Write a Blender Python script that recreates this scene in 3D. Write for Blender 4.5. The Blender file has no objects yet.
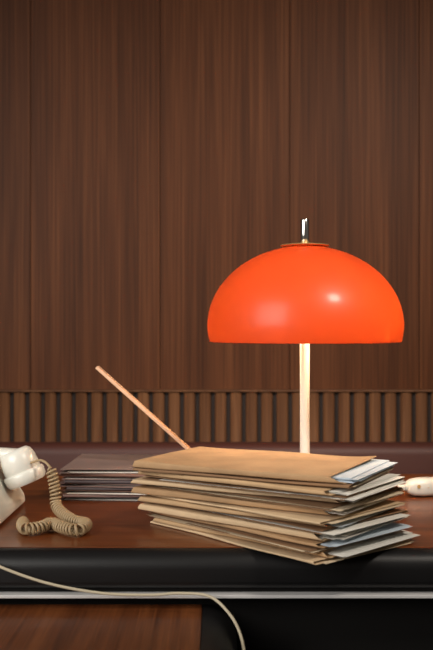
import bpy, bmesh, math, random, bisect
from mathutils import Vector, Matrix
random.seed(7)
S = bpy.context.scene
S.view_settings.view_transform = 'Standard'
C = bpy.data.collections.new('scene'); S.collection.children.link(C)

# ---------------------------------------------------------------- helpers
def lin(r, g, b):
    f = lambda c: (c/255/12.92) if c/255 <= .04045 else ((c/255+.055)/1.055)**2.4
    return (f(r), f(g), f(b), 1)

def mat(name, col, rough=.5, metal=0, coat=0, spec=.5, bump=0, bscale=200, var=0, vscale=20, bdist=.002):
    m = bpy.data.materials.new(name); m.use_nodes = True
    nt = m.node_tree; b = nt.nodes['Principled BSDF']
    b.inputs['Base Color'].default_value = col
    b.inputs['Roughness'].default_value = rough
    b.inputs['Metallic'].default_value = metal
    b.inputs['Coat Weight'].default_value = coat
    b.inputs['Specular IOR Level'].default_value = spec
    tc = nt.nodes.new('ShaderNodeTexCoord')
    if bump:
        n = nt.nodes.new('ShaderNodeTexNoise'); n.inputs['Scale'].default_value = bscale
        n.inputs['Detail'].default_value = 4
        nt.links.new(tc.outputs['Object'], n.inputs['Vector'])
        bp = nt.nodes.new('ShaderNodeBump'); bp.inputs['Strength'].default_value = bump
        bp.inputs['Distance'].default_value = bdist
        nt.links.new(n.outputs['Fac'], bp.inputs['Height']); nt.links.new(bp.outputs['Normal'], b.inputs['Normal'])
    if var:
        n = nt.nodes.new('ShaderNodeTexNoise'); n.inputs['Scale'].default_value = vscale
        n.inputs['Detail'].default_value = 5
        nt.links.new(tc.outputs['Object'], n.inputs['Vector'])
        r = nt.nodes.new('ShaderNodeValToRGB')
        r.color_ramp.elements[0].position = .3; r.color_ramp.elements[1].position = .7
        r.color_ramp.elements[0].color = tuple(c*(1-var) for c in col[:3])+(1,)
        r.color_ramp.elements[1].color = tuple(min(1, c*(1+var)) for c in col[:3])+(1,)
        nt.links.new(n.outputs['Fac'], r.inputs['Fac']); nt.links.new(r.outputs['Color'], b.inputs['Base Color'])
    return m

def wood(name, dark, mid, light, scale, rough=.4, coat=0, fine=(260, 260, 5), spec=.4, mixf=.42, lo=.33, hi=.68):
    m = bpy.data.materials.new(name); m.use_nodes = True
    nt = m.node_tree; N = nt.nodes.new; L = nt.links.new
    b = nt.nodes['Principled BSDF']; b.inputs['Roughness'].default_value = rough
    b.inputs['Specular IOR Level'].default_value = spec
    b.inputs['Coat Weight'].default_value = coat; b.inputs['Coat Roughness'].default_value = .3
    tc = N('ShaderNodeTexCoord')
    oi = N('ShaderNodeObjectInfo')
    sc = N('ShaderNodeVectorMath'); sc.operation = 'SCALE'; sc.inputs[0].default_value = (3.1, 0, 5.7)
    L(oi.outputs['Random'], sc.inputs['Scale'])
    ad = N('ShaderNodeVectorMath'); ad.operation = 'ADD'
    L(tc.outputs['Object'], ad.inputs[0]); L(sc.outputs[0], ad.inputs[1])
    mp = N('ShaderNodeMapping'); mp.inputs['Scale'].default_value = scale
    L(ad.outputs[0], mp.inputs['Vector'])
    n1 = N('ShaderNodeTexNoise'); n1.inputs['Scale'].default_value = 1; n1.inputs['Detail'].default_value = 5
    n1.inputs['Roughness'].default_value = .6; n1.inputs['Distortion'].default_value = .5
    L(mp.outputs[0], n1.inputs['Vector'])
    mp2 = N('ShaderNodeMapping'); mp2.inputs['Scale'].default_value = fine
    L(ad.outputs[0], mp2.inputs['Vector'])
    n2 = N('ShaderNodeTexNoise'); n2.inputs['Scale'].default_value = 1; n2.inputs['Detail'].default_value = 3
    L(mp2.outputs[0], n2.inputs['Vector'])
    mx = N('ShaderNodeMix'); mx.inputs[0].default_value = mixf
    L(n1.outputs['Fac'], mx.inputs[2]); L(n2.outputs['Fac'], mx.inputs[3])
    r = N('ShaderNodeValToRGB'); e = r.color_ramp.elements
    e[0].position = lo; e[0].color = dark; e[1].position = hi; e[1].color = light
    k = e.new((lo+hi)/2); k.color = mid
    L(mx.outputs[0], r.inputs['Fac'])
    hs = N('ShaderNodeHueSaturation')
    mr = N('ShaderNodeMapRange'); mr.inputs[3].default_value = .94; mr.inputs[4].default_value = 1.05
    L(oi.outputs['Random'], mr.inputs[0]); L(mr.outputs[0], hs.inputs['Value'])
    L(r.outputs['Color'], hs.inputs['Color'])
    L(hs.outputs['Color'], b.inputs['Base Color'])
    bp = N('ShaderNodeBump'); bp.inputs['Strength'].default_value = .12; bp.inputs['Distance'].default_value = .001
    L(n2.outputs['Fac'], bp.inputs['Height']); L(bp.outputs['Normal'], b.inputs['Normal'])
    return m

def empty(name, loc=(0, 0, 0)):
    o = bpy.data.objects.new(name, None); o.location = loc; C.objects.link(o); o.empty_display_size = .05
    return o

def addmesh(name, verts, faces, m=None, parent=None, smooth=False, loc=(0, 0, 0), rot=(0, 0, 0)):
    me = bpy.data.meshes.new(name); me.from_pydata(verts, [], faces); me.update()
    bm = bmesh.new(); bm.from_mesh(me); bmesh.ops.recalc_face_normals(bm, faces=bm.faces); bm.to_mesh(me); bm.free()
    o = bpy.data.objects.new(name, me); C.objects.link(o); o.location = loc; o.rotation_euler = rot
    if m: me.materials.append(m)
    if smooth:
        for p in me.polygons: p.use_smooth = True
    if parent: o.parent = parent
    return o

def box(name, x0, x1, y0, y1, z0, z1, m, parent=None, bev=0, seg=2, smooth=False):
    v = [(x, y, z) for x in (x0, x1) for y in (y0, y1) for z in (z0, z1)]
    f = [(0, 1, 3, 2), (4, 6, 7, 5), (0, 4, 5, 1), (2, 3, 7, 6), (0, 2, 6, 4), (1, 5, 7, 3)]
    o = addmesh(name, v, f, m, parent)
    if bev:
        b = o.modifiers.new('b', 'BEVEL'); b.width = bev; b.segments = seg; b.limit_method = 'ANGLE'
        for p in o.data.polygons: p.use_smooth = smooth
    return o

def lathe(name, prof, m, loc=(0, 0, 0), parent=None, n=64, rot=(0, 0, 0), close=True):
    v = []; f = []
    for (r, z) in prof:
        for i in range(n):
            a = 2*math.pi*i/n; v.append((r*math.cos(a), r*math.sin(a), z))
    for j in range(len(prof)-1):
        for i in range(n):
            k = (i+1) % n; f.append((j*n+i, j*n+k, (j+1)*n+k, (j+1)*n+i))
    if close:
        if prof[0][0] > 1e-5: f.append(tuple(range(n))[::-1])
        if prof[-1][0] > 1e-5: f.append(tuple((len(prof)-1)*n+i for i in range(n)))
    o = addmesh(name, v, f, m, parent, True, loc, rot)
    bm = bmesh.new(); bm.from_mesh(o.data); bmesh.ops.remove_doubles(bm, verts=bm.verts, dist=1e-6); bm.to_mesh(o.data); bm.free()
    try: o.data.set_sharp_from_angle(angle=math.radians(40))
    except Exception: pass
    return o

def extrude_x(name, prof, x0, x1, m, parent=None, smooth=True):
    n = len(prof)
    v = [(x0, y, z) for y, z in prof]+[(x1, y, z) for y, z in prof]
    f = [(i, (i+1) % n, n+(i+1) % n, n+i) for i in range(n)]+[tuple(range(n))[::-1], tuple(range(n, 2*n))]
    o = addmesh(name, v, f, m, parent, smooth)
    try: o.data.set_sharp_from_angle(angle=math.radians(35))
    except Exception: pass
    return o

def catmull(pts, k=12):
    P = [Vector(p) for p in pts]; P = [P[0]*2-P[1]]+P+[P[-1]*2-P[-2]]
    out = []
    for i in range(1, len(P)-2):
        for j in range(k):
            t = j/k; a, b, c, d = P[i-1:i+3]
            out.append(.5*((2*b)+(c-a)*t+(2*a-5*b+4*c-d)*t*t+(3*b-a-3*c+d)*t**3))
    out.append(P[-2]); return out

def tube(name, pts, r, m, parent=None):
    cu = bpy.data.curves.new(name, 'CURVE'); cu.dimensions = '3D'; cu.bevel_depth = r; cu.bevel_resolution = 3
    cu.use_fill_caps = True
    s = cu.splines.new('POLY'); s.points.add(len(pts)-1)
    for p, q in zip(s.points, pts): p.co = (*q, 1)
    cu.materials.append(m)
    o = bpy.data.objects.new(name, cu); C.objects.link(o)
    if parent: o.parent = parent
    return o

# ---------------------------------------------------------------- materials
M_wall = wood('walnut_wall', lin(60, 33, 18), lin(84, 48, 27), lin(108, 65, 38), (13, 13, .5), rough=.5, fine=(190, 190, 1.8), spec=.14, mixf=.45, lo=.35, hi=.67)
M_slat = wood('walnut_slats', lin(70, 43, 27), lin(98, 64, 41), lin(122, 83, 55), (20, 20, 1.2), rough=.5, spec=.22)
M_desk = wood('mahogany_desk', lin(70, 30, 10), lin(108, 53, 20), lin(138, 74, 29), (1.5, 26, 26), rough=.3, coat=.25, fine=(6, 260, 260))
M_retn = wood('mahogany_return', lin(74, 38, 19), lin(112, 62, 32), lin(140, 82, 44), (26, 1.5, 26), rough=.32, coat=.2, fine=(260, 6, 260))
M_black = mat('black_vinyl_edge', lin(18, 17, 18), rough=.42, bump=.1, bscale=600, spec=.4)
M_carc = mat('dark_carcass', lin(12, 10, 9), rough=.8, spec=.2)
M_strip = mat('pale_metal_trim', lin(212, 210, 209), rough=.4, metal=.1)
M_maroon = mat('maroon_leather', lin(74, 37, 29), rough=.55, bump=.3, bscale=400)
M_floor = mat('dark_carpet', lin(46, 36, 30), rough=.95, bump=.4, bscale=300)
M_cream = mat('offwhite_plastic', lin(226, 224, 214), rough=.3, coat=.2)
M_cord = mat('beige_cord', lin(162, 138, 104), rough=.45)
M_cable = mat('cream_cable', lin(196, 184, 158), rough=.5)
M_dark = mat('dark_gap', lin(30, 17, 11), rough=.8)
M_chrome = mat('chrome', lin(215, 212, 208), rough=.12, metal=1)
M_brass = mat('brass', lin(226, 184, 120), rough=.38, metal=.7)
M_stem = mat('ivory_enamel', lin(236, 226, 212), rough=.3, coat=.2)
M_rule = mat('pale_beech', lin(222, 178, 144), rough=.45, var=.12, vscale=60)

# ---------------------------------------------------------------- room
box('floor', -3, 3, -1.5, 3.0, -.05, 0, M_floor)
WY = 2.82
wall = empty('wall_back')
box('wall_core', -3, 3, WY+.012, WY+.12, 0, 2.9, M_dark, wall)
pw = .384; x0 = .217-8*pw
for i in range(16):
    a = x0+i*pw
    o = box('panel_%d' % i, -pw/2+.0007, pw/2-.0007, -.006, .012, -1.45+.002, 1.45, M_wall, wall, bev=.001)
    o.location = (a+pw/2, WY, 1.45)
wain = empty('slatted_wainscot')
box('backing', -3, 3, WY-.022, WY-.0065, .0, .893, M_dark, wain)
v = []; f = []; per = .0455; n = int(5.8/per)
for i in range(n):
    cx = -2.9+i*per; w = .034; prof = []
    for j in range(9):
        t = math.pi*j/8
        prof.append((cx-w/2*math.cos(t)*1.0, WY-.022-.013*math.sin(t)**.6))
    b = len(v)
    for z in (0.002, .893):
        v += [(px, py, z) for px, py in prof]
    for j in range(8): f.append((b+j, b+j+1, b+9+j+1, b+9+j))
    f.append(tuple(b+9+j for j in range(9)))
addmesh('slats', v, f, M_slat, wain, True)
box('cap', -3, 3, WY-.040, WY-.0065, .8935, .899, M_slat, wain, bev=.002)

bench = empty('leather_bench')
box('backrest', -2.6, 2.6, WY-.13, WY-.042, .45, .752, M_maroon, bench, bev=.03, seg=5, smooth=True)
box('seat', -2.6, 2.6, 2.30, WY-.135, .32, .45, M_maroon, bench, bev=.03, seg=5, smooth=True)
box('plinth', -2.55, 2.55, 2.36, WY-.06, 0, .319, M_carc, bench)

# ---------------------------------------------------------------- desk
DZ = .75
desk = empty('desk')
YF = 1.452; YB = 2.168
box('desk_top', -1.1, 1.1, YF, YB, DZ-.03, DZ, M_desk, desk, bev=.002)
prof = [(YF-.0005, DZ-.0005)]
for j in range(0, 13):
    t = math.pi/2*j/12
    prof.append((YF-.004-.026*math.sin(t), DZ-.027+.026*math.cos(t)))
for j in range(0, 9):
    t = math.pi/2*j/8
    prof.append((YF-.018-.012*math.cos(t), DZ-.044-.012*math.sin(t)))
prof += [(YF-.0005, DZ-.056)]
extrude_x('padded_edge', prof, -1.1, 1.1, M_black, desk)
box('metal_strip', -1.1, 1.1, YF-.034, YF+.003, .6815, .6865, M_strip, desk, bev=.001)
box('under_edge', -1.1, 1.1, YF-.016, YF+.02, .687, .6935, M_carc, desk)
box('apron', -1.1, 1.1, YF+.004, YF+.03, .56, .6865, M_carc, desk)
box('frame', -1.08, 1.08, YF+.031, YB-.02, .64, .7195, M_carc, desk)
box('pedestal_right', .62, 1.06, YF+.04, YB-.04, .0, .6395, M_carc, desk)
box('pedestal_left', -1.06, -.62, YF+.04, YB-.04, .0, .6395, M_carc, desk)
for i in range(3):
    box('drawer_%d' % i, .64, 1.04, YF+.025, YF+.0395, .06+i*.19, .235+i*.19, M_desk, desk, bev=.002)
    box('handle_%d' % i, .78, .9, YF+.012, YF+.0245, .145+i*.19, .155+i*.19, M_chrome, desk, bev=.002)
box('modesty_panel', -.61, .61, YB-.06, YB-.04, .2, .6395, M_carc, desk)

ret = empty('side_desk')
RZ = .664
box('return_top', -1.1, -.0215, .75, YF-.002, RZ-.03, RZ, M_retn, ret, bev=.002)
x1 = -.021
pr = [(x1, RZ)]
for j in range(13):
    t = math.pi/2*j/12
    pr.append((x1+.006+.045*math.sin(t), RZ-.045+.045*math.cos(t)))
pr += [(x1+.046, RZ-.07), (x1, RZ-.07)]
n = len(pr)
v = [(x, .75, z) for x, z in pr]+[(x, YF-.002, z) for x, z in pr]
f = [(i, (i+1) % n, n+(i+1) % n, n+i) for i in range(n)]+[tuple(range(n)), tuple(range(n, 2*n))]
o = addmesh('padded_edge', v, f, M_black, ret, True)
try: o.data.set_sharp_from_angle(angle=math.radians(35))
except Exception: pass
box('carcass', -1.05, -.04, .8, YF-.03, 0, RZ-.031, M_carc, ret)

# ---------------------------------------------------------------- lamp
LX, LY = .172, 1.85
lamp = empty('table_lamp', (LX, LY, DZ))
RIM = .307
def shade_mat(name, base, trans, mixv, rough, coat, crough, spec=.5):
    ms = bpy.data.materials.new(name); ms.use_nodes = True
    nt = ms.node_tree; N = nt.nodes.new; L = nt.links.new
    nt.nodes.remove(nt.nodes['Principled BSDF'])
    out = nt.nodes['Material Output']
    p = N('ShaderNodeBsdfPrincipled'); p.inputs['Base Color'].default_value = base
    p.inputs['Roughness'].default_value = rough; p.inputs['Coat Weight'].default_value = coat; p.inputs['Coat Roughness'].default_value = crough
    p.inputs['Specular IOR Level'].default_value = spec
    tr = N('ShaderNodeBsdfTranslucent'); tr.inputs['Color'].default_value = trans
    mx = N('ShaderNodeMixShader'); mx.inputs[0].default_value = mixv
    L(p.outputs[0], mx.inputs[1]); L(tr.outputs[0], mx.inputs[2]); L(mx.outputs[0], out.inputs['Surface'])
    return ms
M_sh = shade_mat('orange_acrylic', (.60, .068, .014, 1), (1.0, .145, .020, 1), .27, .45, .26, .20, .3)
M_shin = shade_mat('opal_lining', (.66, .60, .52, 1), (1, .95, .85, 1), .27, .5, 0, .3)
zc = RIM+.031; pr = []
for j in range(0, 29):
    t = math.pi/2*j/28
    pr.append((.19*math.sin(t) if j else .012, zc+.156*math.cos(t)))
pr += [(.1895, zc-.008), (.1885, zc-.016), (.187, zc-.024), (.1855, RIM+.001), (.183, RIM), (.1815, RIM+.002)]
inner = [(r-.0035 if r > .02 else r, z-.0035) for r, z in pr[:29]][::-1]
inner = [(.1815, RIM+.002), (.1835, zc-.018)]+inner
lathe('shade', pr, M_sh, parent=lamp, n=96, close=False)
lathe('shade_lining', inner, M_shin, parent=lamp, n=96, close=False)
lathe('stem', [(.0095, .012), (.0095, .475), (.006, .478), (.006, .50)], M_stem, parent=lamp, n=32)
lathe('base', [(.09, 0), (.092, .002), (.092, .008), (.088, .012), (.03, .015), (.012, .018), (.012, .02)], M_stem, parent=lamp)
zt = zc+.156
lathe('top_disc', [(.005, zt-.001), (.046, zt-.001), (.048, zt+.0005), (.046, zt+.0018), (.014, zt+.005), (.008, zt+.006)], M_brass, parent=lamp)
lathe('finial', [(.0075, zt+.006), (.0085, zt+.008), (.0085, zt+.050), (.0075, zt+.052), (0, zt+.052)], M_chrome, parent=lamp, n=32)
mb = bpy.data.materials.new('warm_bulb'); mb.use_nodes = True
b = mb.node_tree.nodes['Principled BSDF']; b.inputs['Emission Color'].default_value = (1, .71, .45, 1); b.inputs['Emission Strength'].default_value = 95
for i, (sx_, sy_) in enumerate(((-.06, .035), (.085, -.055))):
    lathe('socket_%d' % i, [(.013, 0), (.013, .03), (.009, .032)], M_stem, parent=lamp, n=24, loc=(sx_, sy_, zc+.035))
    tube('arm_%d' % i, [(0, 0, zc+.085), (sx_, sy_, zc+.064)], .004, M_brass, lamp)
    lathe('bulb_%d' % i, [(0, -.052), (.014, -.048), (.021, -.036), (.022, -.026), (.016, -.010), (.010, 0)], mb, parent=lamp, n=24, loc=(sx_, sy_, zc+.034))

# ---------------------------------------------------------------- folders
def paper_mat(name, col, stripes=1400):
    m = mat(name, col, rough=.8)
    nt = m.node_tree; N = nt.nodes.new; L = nt.links.new; b = nt.nodes['Principled BSDF']
    tc = N('ShaderNodeTexCoord'); mp = N('ShaderNodeMapping'); mp.inputs['Scale'].default_value = (3, 3, stripes)
    n = N('ShaderNodeTexNoise'); n.inputs['Scale'].default_value = 1; n.inputs['Detail'].default_value = 2
    L(tc.outputs['Object'], mp.inputs[0]); L(mp.outputs[0], n.inputs['Vector'])
    r = N('ShaderNodeValToRGB'); r.color_ramp.elements[0].position = .3; r.color_ramp.elements[1].position = .55
    r.color_ramp.elements[0].color = tuple(c*.75 for c in col[:3])+(1,); r.color_ramp.elements[1].color = col
    L(n.outputs['Fac'], r.inputs['Fac']); L(r.outputs[0], b.inputs['Base Color'])
    return m
M_paper = paper_mat('white_paper', lin(246, 242, 232))
M_paper2 = paper_mat('cool_paper', lin(206, 219, 230))
M_paper3 = paper_mat('yellowed_paper', lin(228, 208, 176))
kw = dict(spec=.2, bump=.6, bscale=24, bdist=.007)
man = [mat('manila_a', lin(192, 160, 122), .85, var=.14, vscale=9, **kw), mat('manila_b', lin(176, 142, 106), .85, var=.18, vscale=11, **kw),
       mat('manila_c', lin(210, 182, 146), .85, var=.12, vscale=14, **kw), mat('kraft', lin(142, 110, 82), .85, var=.14, vscale=12, **kw)]

def folder(name, Lx, W, t, loc, ang, m, parent, pm, npap=6, out=.006, seed=0, fill=.8, flip=False, lip=0.0, curl=0.0, dent=1.0):
    """folded card cover (fold on -y long side, flip -> +y side); papers stick out at +x;
    lip: how far the upper cover is set back at the short ends; curl: lift of upper cover's +x end"""
    R = random.Random(seed)
    g = empty(name, loc); g.rotation_euler = (0, 0, ang); g.parent = parent
    th = .0009; s = -1 if flip else 1
    nb = 10; q = min(t*.40, .0035)
    def outline(o):
        p = []
        for j in range(nb): p.append((W/2-(W-q)*j/nb, o))
        for j in range(5):
            a = math.pi/2*j/4; p.append((-W/2+q-(q-o)*math.sin(a), q-(q-o)*math.cos(a)))
        for j in range(5):
            a = math.pi/2*j/4; p.append((-W/2+q-(q-o)*math.cos(a), t-q+(q-o)*math.sin(a)))
        for j in range(1, nb+1): p.append((-W/2+q+(W-.005-q)*j/nb, t-o))
        return p
    po, pi_ = outline(0), outline(th); k = len(po)
    nx = 24; v = []; f = []
    ph = R.uniform(0, 6); am = R.uniform(.0010, .0022)*dent; tilt = R.uniform(0, .0018)*dent; ph2 = R.uniform(0, 6)
    skew = R.uniform(-.008, .008)*dent
    def top(x, y, z):
        q2 = z/t
        c = curl*max(0, (x/Lx-.15)/.35)**2*max(0, (y+W/2)/W) if curl else 0
        return z-q2*(am*(1+math.sin(x*21+ph+y*13))*.5+tilt*(.5+x/Lx))+q2*c
    for P in (po, pi_):
        for i in range(nx+1):
            x = -Lx/2+Lx*i/nx
            for (y, z) in P:
                u = z/t
                xx = x-(u*lip if x > 0 else -u*min(lip, .010)*.6)*abs(2*x/Lx)**3
                edge = .0020*dent*math.sin(x*27+ph2)*(1-abs(y+W/2)/W)
                v.append((xx+skew*y/W, s*(y+edge), top(x, y, z)))
    off = (nx+1)*k
    for i in range(nx):
        for j in range(k-1):
            a = i*k+j
            f.append((a, a+1, a+k+1, a+k)); f.append((off+a, off+a+k, off+a+k+1, off+a+1))
    for i in range(nx):
        for j in (0, k-1):
            a = i*k+j; f.append((a, a+k, off+a+k, off+a))
    for j in range(k-1):
        for i in (0, nx):
            a = i*k+j; f.append((a, a+1, off+a+1, off+a))
    addmesh('cover', v, f, m, g, True).data.set_sharp_from_angle(angle=math.radians(50))
    h = (t-2*th-.0038)*fill; z = th+.0002; v = []; f = []
    for i in range(npap):
        hh = h/npap*R.uniform(.6, .92)
        dx = R.uniform(-.003, out)*(1 if R.random() < .8 else .2); dy = R.uniform(-.003, .006)*s; l = Lx-R.uniform(.006, .02); w = W-R.uniform(.014, .030)
        a = R.uniform(-.04, .04); b = len(v); ca, sa = math.cos(a), math.sin(a)
        xs = [-l/2, 0, l/2-.05, l/2-.02, l/2-.008, l/2]
        droop = R.uniform(-.0005, .0016)
        for n_, X in enumerate(xs):
            e = max(0, X+dx+.003-(Lx/2-.008))/.02
            for Y in (-w/2, w/2):
                for Z in (z, z+hh):
                    v.append((X*ca-Y*sa+dx+.003+(Lx-l)/2-.004, X*sa+Y*ca+dy+s*.004, Z-min(droop*e, z*.8 if droop > 0 else 1)))
        for n_ in range(len(xs)-1):
            o = b+n_*4
            f += [(o, o+4, o+5, o+1), (o+2, o+3, o+7, o+6), (o, o+2, o+6, o+4), (o+1, o+5, o+7, o+3)]
        o = b+(len(xs)-1)*4
        f += [(b, b+1, b+3, b+2), (o, o+2, o+3, o+1)]
        z += h/npap
    addmesh('papers', v, f, pm, g)
    return g

stack = empty('folder_stack')
spec = [
    (.0055, -49, .098, 1.558, .382, .225, 2, 2, 0, .010, .004), (.0085, -43, .098, 1.566, .372, .220, 0, 0, 0, .026, .014),
    (.0050, -48, .086, 1.564, .374, .222, 3, 2, 1, .006, 0), (.0070, -45, .096, 1.566, .366, .222, 1, 1, 0, .024, .014),
    (.0110, -39, .080, 1.574, .372, .225, 2, 0, 0, .028, .018), (.0050, -44, .100, 1.564, .358, .222, 3, 0, 1, .018, .004),
    (.0085, -35, .076, 1.580, .362, .225, 0, 1, 0, .024, .012), (.0050, -42, .088, 1.564, .370, .225, 2, 2, 0, .010, 0),
    (.0110, -32, .072, 1.586, .366, .225, 1, 0, 0, .028, .018), (.0060, -37, .092, 1.568, .358, .222, 3, 2, 1, .016, .004),
    (.0085, -28, .070, 1.588, .370, .225, 2, 0, 0, .022, .014), (.0050, -32, .092, 1.564, .362, .225, 3, 0, 1, .018, 0),
    (.0085, -34, .082, 1.572, .360, .225, 0, 0, 0, .022, .012), (.0050, -28, .080, 1.576, .374, .225, 3, 2, 0, .006, 0),
    (.0115, -27, .077, 1.579, .368, .225, 1, 1, 0, .018, .026)]
z = DZ+.0006
for i, (t, a, cx, cy, l, w, mi, pi, fl, ou, lp) in enumerate(spec):
    folder('folder_%d' % i, l, w, t, (cx, cy, z), math.radians(a), man[mi], stack, (M_paper, M_paper2, M_paper3)[pi],
           npap=8 if t > .008 else 3, out=ou, seed=i+3, fill=1.0, flip=bool(fl), lip=lp, curl=.006 if i == 14 else 0)
    z += t+.0004
print('STACK TOP', z)

dk = [mat('mauve_card', lin(150, 122, 116), .6), mat('grey_card', lin(92, 82, 84), .6), mat('brown_card', lin(122, 88, 74), .6), mat('taupe_card', lin(128, 108, 102), .6)]
pile = empty('document_pile')
z = DZ+.0006
for i in range(9):
    t = (.006, .0055, .007, .0055, .006, .0075, .006, .0055, .0075)[i]
    folder('document_%d' % i, .262, .23, t, (-.165+(.004, -.004, .002, .008, -.003, .005, 0, .006, -.002)[i], 1.945+(0, .004, -.003, .006, .001, .007, .004, -.002, .003)[i], z),
           math.radians((-5, 1, -4, 0, -6, -1, -3, -7, -2)[i]), dk[(1, 0, 2, 1, 0, 1, 0, 2, 3)[i]], pile, M_paper2 if i % 2 else M_paper, npap=2, seed=50+i, fill=.6, out=.003, flip=i % 2 == 0, dent=.6)
    z += t+.0004
print('PILE TOP', z)

# ---------------------------------------------------------------- ruler
A = Vector((.042, 1.90, DZ+.0045)); B = Vector((-.239, 1.90, 1.006)); d = B-A
o = box('wooden_ruler', 0, d.length, -.015, .015, -.003, .003, M_rule, bev=.0008)
o.location = A; o.rotation_euler = (0, -math.atan2(d.z, d.x), 0)

# ---------------------------------------------------------------- telephone
TX = -.036
tel = empty('rotary_telephone', (TX, 0, 0))
def loft(name, rings, m, parent, bev=.01):
    v = []; f = []
    for (xa, xb, ya, yb, z) in rings:
        v += [(xa, ya, z), (xb, ya, z), (xb, yb, z), (xa, yb, z)]
    for i in range(len(rings)-1):
        for j in range(4):
            a = i*4+j; b = i*4+(j+1) % 4; f.append((a, b, b+4, a+4))
    f += [(3, 2, 1, 0), tuple(len(rings)*4-4+j for j in range(4))]
    o = addmesh(name, v, f, m, parent, True)
    b = o.modifiers.new('b', 'BEVEL'); b.width = bev; b.segments = 4; b.limit_method = 'ANGLE'; b.angle_limit = math.radians(20)
    o.modifiers.new('w', 'WEIGHTED_NORMAL')
    return o
loft('body', [(-.555, -.325, 1.565, 1.80, DZ+.004), (-.553, -.327, 1.568, 1.798, DZ+.022), (-.515, -.366, 1.640, 1.785, DZ+.090), (-.51, -.371, 1.650, 1.775, DZ+.096)], M_cream, tel)
box('foot', -.54, -.35, 1.58, 1.785, DZ+.0005, DZ+.0045, M_dark, tel)
da = math.atan2(.068, .072)
lathe('dial', [(.05, 0), (.05, .004), (.046, .007), (.022, .008), (.02, .011), (0, .011)], M_chrome, parent=tel, n=48, loc=(-.444, 1.600, DZ+.057), rot=(da, 0, 0))
for s in (-1, 1):
    for yy in (1.664, 1.750):
        box('cradle_prong', -.4435+s*.05-.008, -.4435+s*.05+.008, yy, yy+.012, DZ+.093, DZ+.117, M_cream, tel, bev=.003)
HY, HZ = 1.713, DZ+.103
pts = [(-.576, -.004), (-.56, .0), (-.52, .004), (-.4435, .006), (-.367, .004), (-.327, .0), (-.311, -.004)]
v = []; f = []; nn = 16; cp = catmull([(x, HY, HZ+z) for x, z in pts], 6)
for i, q in enumerate(cp):
    u = abs(i/(len(cp)-1)*2-1)
    w = .014+.018*u**3; h = .012+.005*u**2
    if i in (0, len(cp)-1): w *= .75; h *= .65
    for j in range(nn):
        a = 2*math.pi*j/nn; ca, sa = math.cos(a), math.sin(a)
        v.append((q.x, q.y+w*math.copysign(abs(ca)**.7, ca), q.z+h*math.copysign(abs(sa)**.7, sa)))
for i in range(len(cp)-1):
    for j in range(nn): f.append((i*nn+j, i*nn+(j+1) % nn, (i+1)*nn+(j+1) % nn, (i+1)*nn+j))
f += [tuple(range(nn)), tuple((len(cp)-1)*nn+j for j in range(nn))]
addmesh('handset_grip', v, f, M_cream, tel, True)
for s in (-1, 1):
    lathe('handset_cup', [(0, .014), (.022, .013), (.028, .008), (.0315, -.002), (.0335, -.024), (.0328, -.0252), (.0328, -.0272), (.036, -.0282), (.0378, -.031), (.0370, -.044), (.033, -.050), (.01, -.052), (0, -.052)],
          M_cream, parent=tel, n=40, loc=(-.4435+s*.120, HY, HZ-.001), rot=(0, -s*math.radians(22), 0))
path = [(-.330, 1.69, .845), (-.308, 1.675, .851), (-.290, 1.66, .838), (-.281, 1.655, .80), (-.276, 1.645, .774), (-.244, 1.60, .762), (-.215, 1.565, .762), (-.222, 1.520, .762),
        (-.250, 1.540, .762), (-.273, 1.572, .762), (-.285, 1.540, .762), (-.305, 1.528, .762), (-.317, 1.552, .762), (-.322, 1.58, .762)]
cp = catmull([(x-TX, y, z) for x, y, z in path], 60)
cum = [0]
for i in range(1, len(cp)): cum.append(cum[-1]+(cp[i]-cp[i-1]).length)
pitch = .0066; hr = .0084; pts = []
def at(sx):
    i = min(max(bisect.bisect(cum, sx)-1, 0), len(cp)-2)
    t = (sx-cum[i])/max(1e-9, cum[i+1]-cum[i]); return cp[i].lerp(cp[i+1], t), (cp[i+1]-cp[i]).normalized()
start = .052
sx = 0
while sx < start: pts.append(at(sx)[0]); sx += .004
tot = cum[-1]; nst = int((tot-start)/pitch*12)
prev = None
for k in range(nst):
    q, tn = at(start+(tot-start)*k/nst)
    if prev is None: n1 = tn.cross(Vector((0, 1, 0))).normalized()
    else: n1 = (prev-tn*prev.dot(tn)).normalized()
    prev = n1; n2 = tn.cross(n1); a = 2*math.pi*k/12
    rr = hr*min(1, k/14+.1)
    pts.append(q+n1*rr*math.cos(a)+n2*rr*math.sin(a))
tube('coiled_cord', pts, .0022, M_cord, tel)

cab = catmull([(-.42, 1.50, .7535), (-.375, 1.44, .752), (-.335, 1.41, .737), (-.255, 1.403, .710), (-.172, 1.400, .695), (-.10, 1.400, .692), (-.054, 1.400, .6945), (-.010, 1.392, .692),
               (.018, 1.37, .674), (.033, 1.345, .654), (.0395, 1.31, .63), (.0405, 1.28, .60), (.042, 1.27, .50), (.05, 1.29, .2), (.06, 1.3, .0035), (.12, 1.45, .0035)], 12)
tube('telephone_cable', cab, .0022, M_cable)

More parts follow.
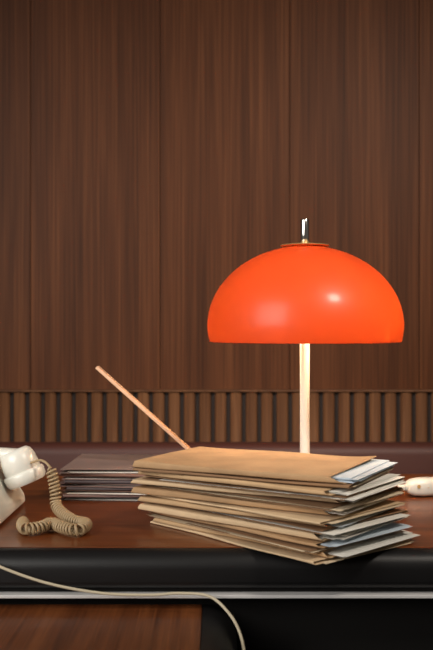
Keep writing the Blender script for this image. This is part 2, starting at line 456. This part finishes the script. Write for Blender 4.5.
# ---------------------------------------------------------------- plug connector at right
plug = empty('cable_connector')
def sup(name, rings, m, loc, rz):
    v = []; f = []; nn = 24
    for (x, w, h) in rings:
        for j in range(nn):
            a = 2*math.pi*j/nn; ca, sa = math.cos(a), math.sin(a)
            v.append((x, w*math.copysign(abs(ca)**.6, ca), h*math.copysign(abs(sa)**.6, sa)))
    for i in range(len(rings)-1):
        for j in range(nn): f.append((i*nn+j, i*nn+(j+1) % nn, (i+1)*nn+(j+1) % nn, (i+1)*nn+j))
    f += [tuple(range(nn)), tuple((len(rings)-1)*nn+j for j in range(nn))]
    return addmesh(name, v, f, m, plug, True, loc, (0, 0, rz))
pl = (.376, 1.88, DZ+.0185); rz = math.radians(14)
sup('socket_body', [(0, .008, .007), (.004, .014, .012), (.012, .019, .016), (.03, .0215, .018), (.052, .0215, .018), (.056, .019, .016), (.0565, .016, .013)], M_cream, pl, rz)
sup('plug_body', [(.057, .016, .013), (.0575, .0205, .017), (.08, .0205, .017), (.1, .012, .010), (.108, .006, .006)], M_cream, pl, rz)
for i in range(4):
    sup('strain_rib_%d' % i, [(-.004-i*.0045, .0065-i*.0004, .0065-i*.0004), (-.001-i*.0045, .0065-i*.0004, .0065-i*.0004)], M_cream, pl, rz)
for i in range(2):
    lathe('screw_%d' % i, [(.0036, 0), (.0036, .0014), (0, .0014)], M_brass, parent=plug, n=16,
          loc=(pl[0]+(.022+i*.02)*math.cos(rz), pl[1]+(.022+i*.02)*math.sin(rz)-.0200, pl[2]+.004), rot=(math.radians(75), 0, rz))
tube('cord_to_lamp', catmull([(.379, 1.8805, DZ+.0185), (.354, 1.873, DZ+.012), (.33, 1.866, DZ+.004), (.30, 1.86, DZ+.0035), (.262, 1.853, DZ+.0045)], 10), .0028, M_cable, plug)
tube('cord_out', catmull([(.481, 1.906, DZ+.0185), (.52, 1.92, DZ+.006), (.6, 1.95, DZ+.0035), (.7, 2.05, DZ+.0035)], 10), .0028, M_cable, plug)

# ---------------------------------------------------------------- lights
def area(name, loc, tgt, size, e, col, sy=None, spread=180):
    l = bpy.data.lights.new(name, 'AREA'); l.size = size; l.energy = e; l.color = col; l.spread = math.radians(spread)
    if sy: l.shape = 'RECTANGLE'; l.size_y = sy
    o = bpy.data.objects.new(name, l); C.objects.link(o); o.location = loc
    o.rotation_euler = (Vector(tgt)-Vector(loc)).to_track_quat('-Z', 'Y').to_euler()
area('window_light', (-1.4, .3, 1.8), (.3, 2.5, 1.0), 1.5, 11.5, (1, .96, .90), 1.5, 72)
area('ceiling_light', (.95, .7, 2.3), (.15, 2.4, 1.05), .3, 6.5, (1, .90, .78), None, 72)
W = bpy.data.worlds.new('w'); S.world = W; W.use_nodes = True
W.node_tree.nodes['Background'].inputs[0].default_value = (1, .88, .76, 1)
W.node_tree.nodes['Background'].inputs[1].default_value = .10

# ---------------------------------------------------------------- camera
cam = bpy.data.cameras.new('camera'); co = bpy.data.objects.new('camera', cam); C.objects.link(co)
cam.lens = 52.6; cam.sensor_width = 36; cam.sensor_fit = 'AUTO'
co.location = (0, 0, 1.09); co.rotation_euler = (math.radians(90), 0, 0)
cam.dof.use_dof = True; cam.dof.focus_distance = 1.62; cam.dof.aperture_fstop = 5.6
S.camera = co
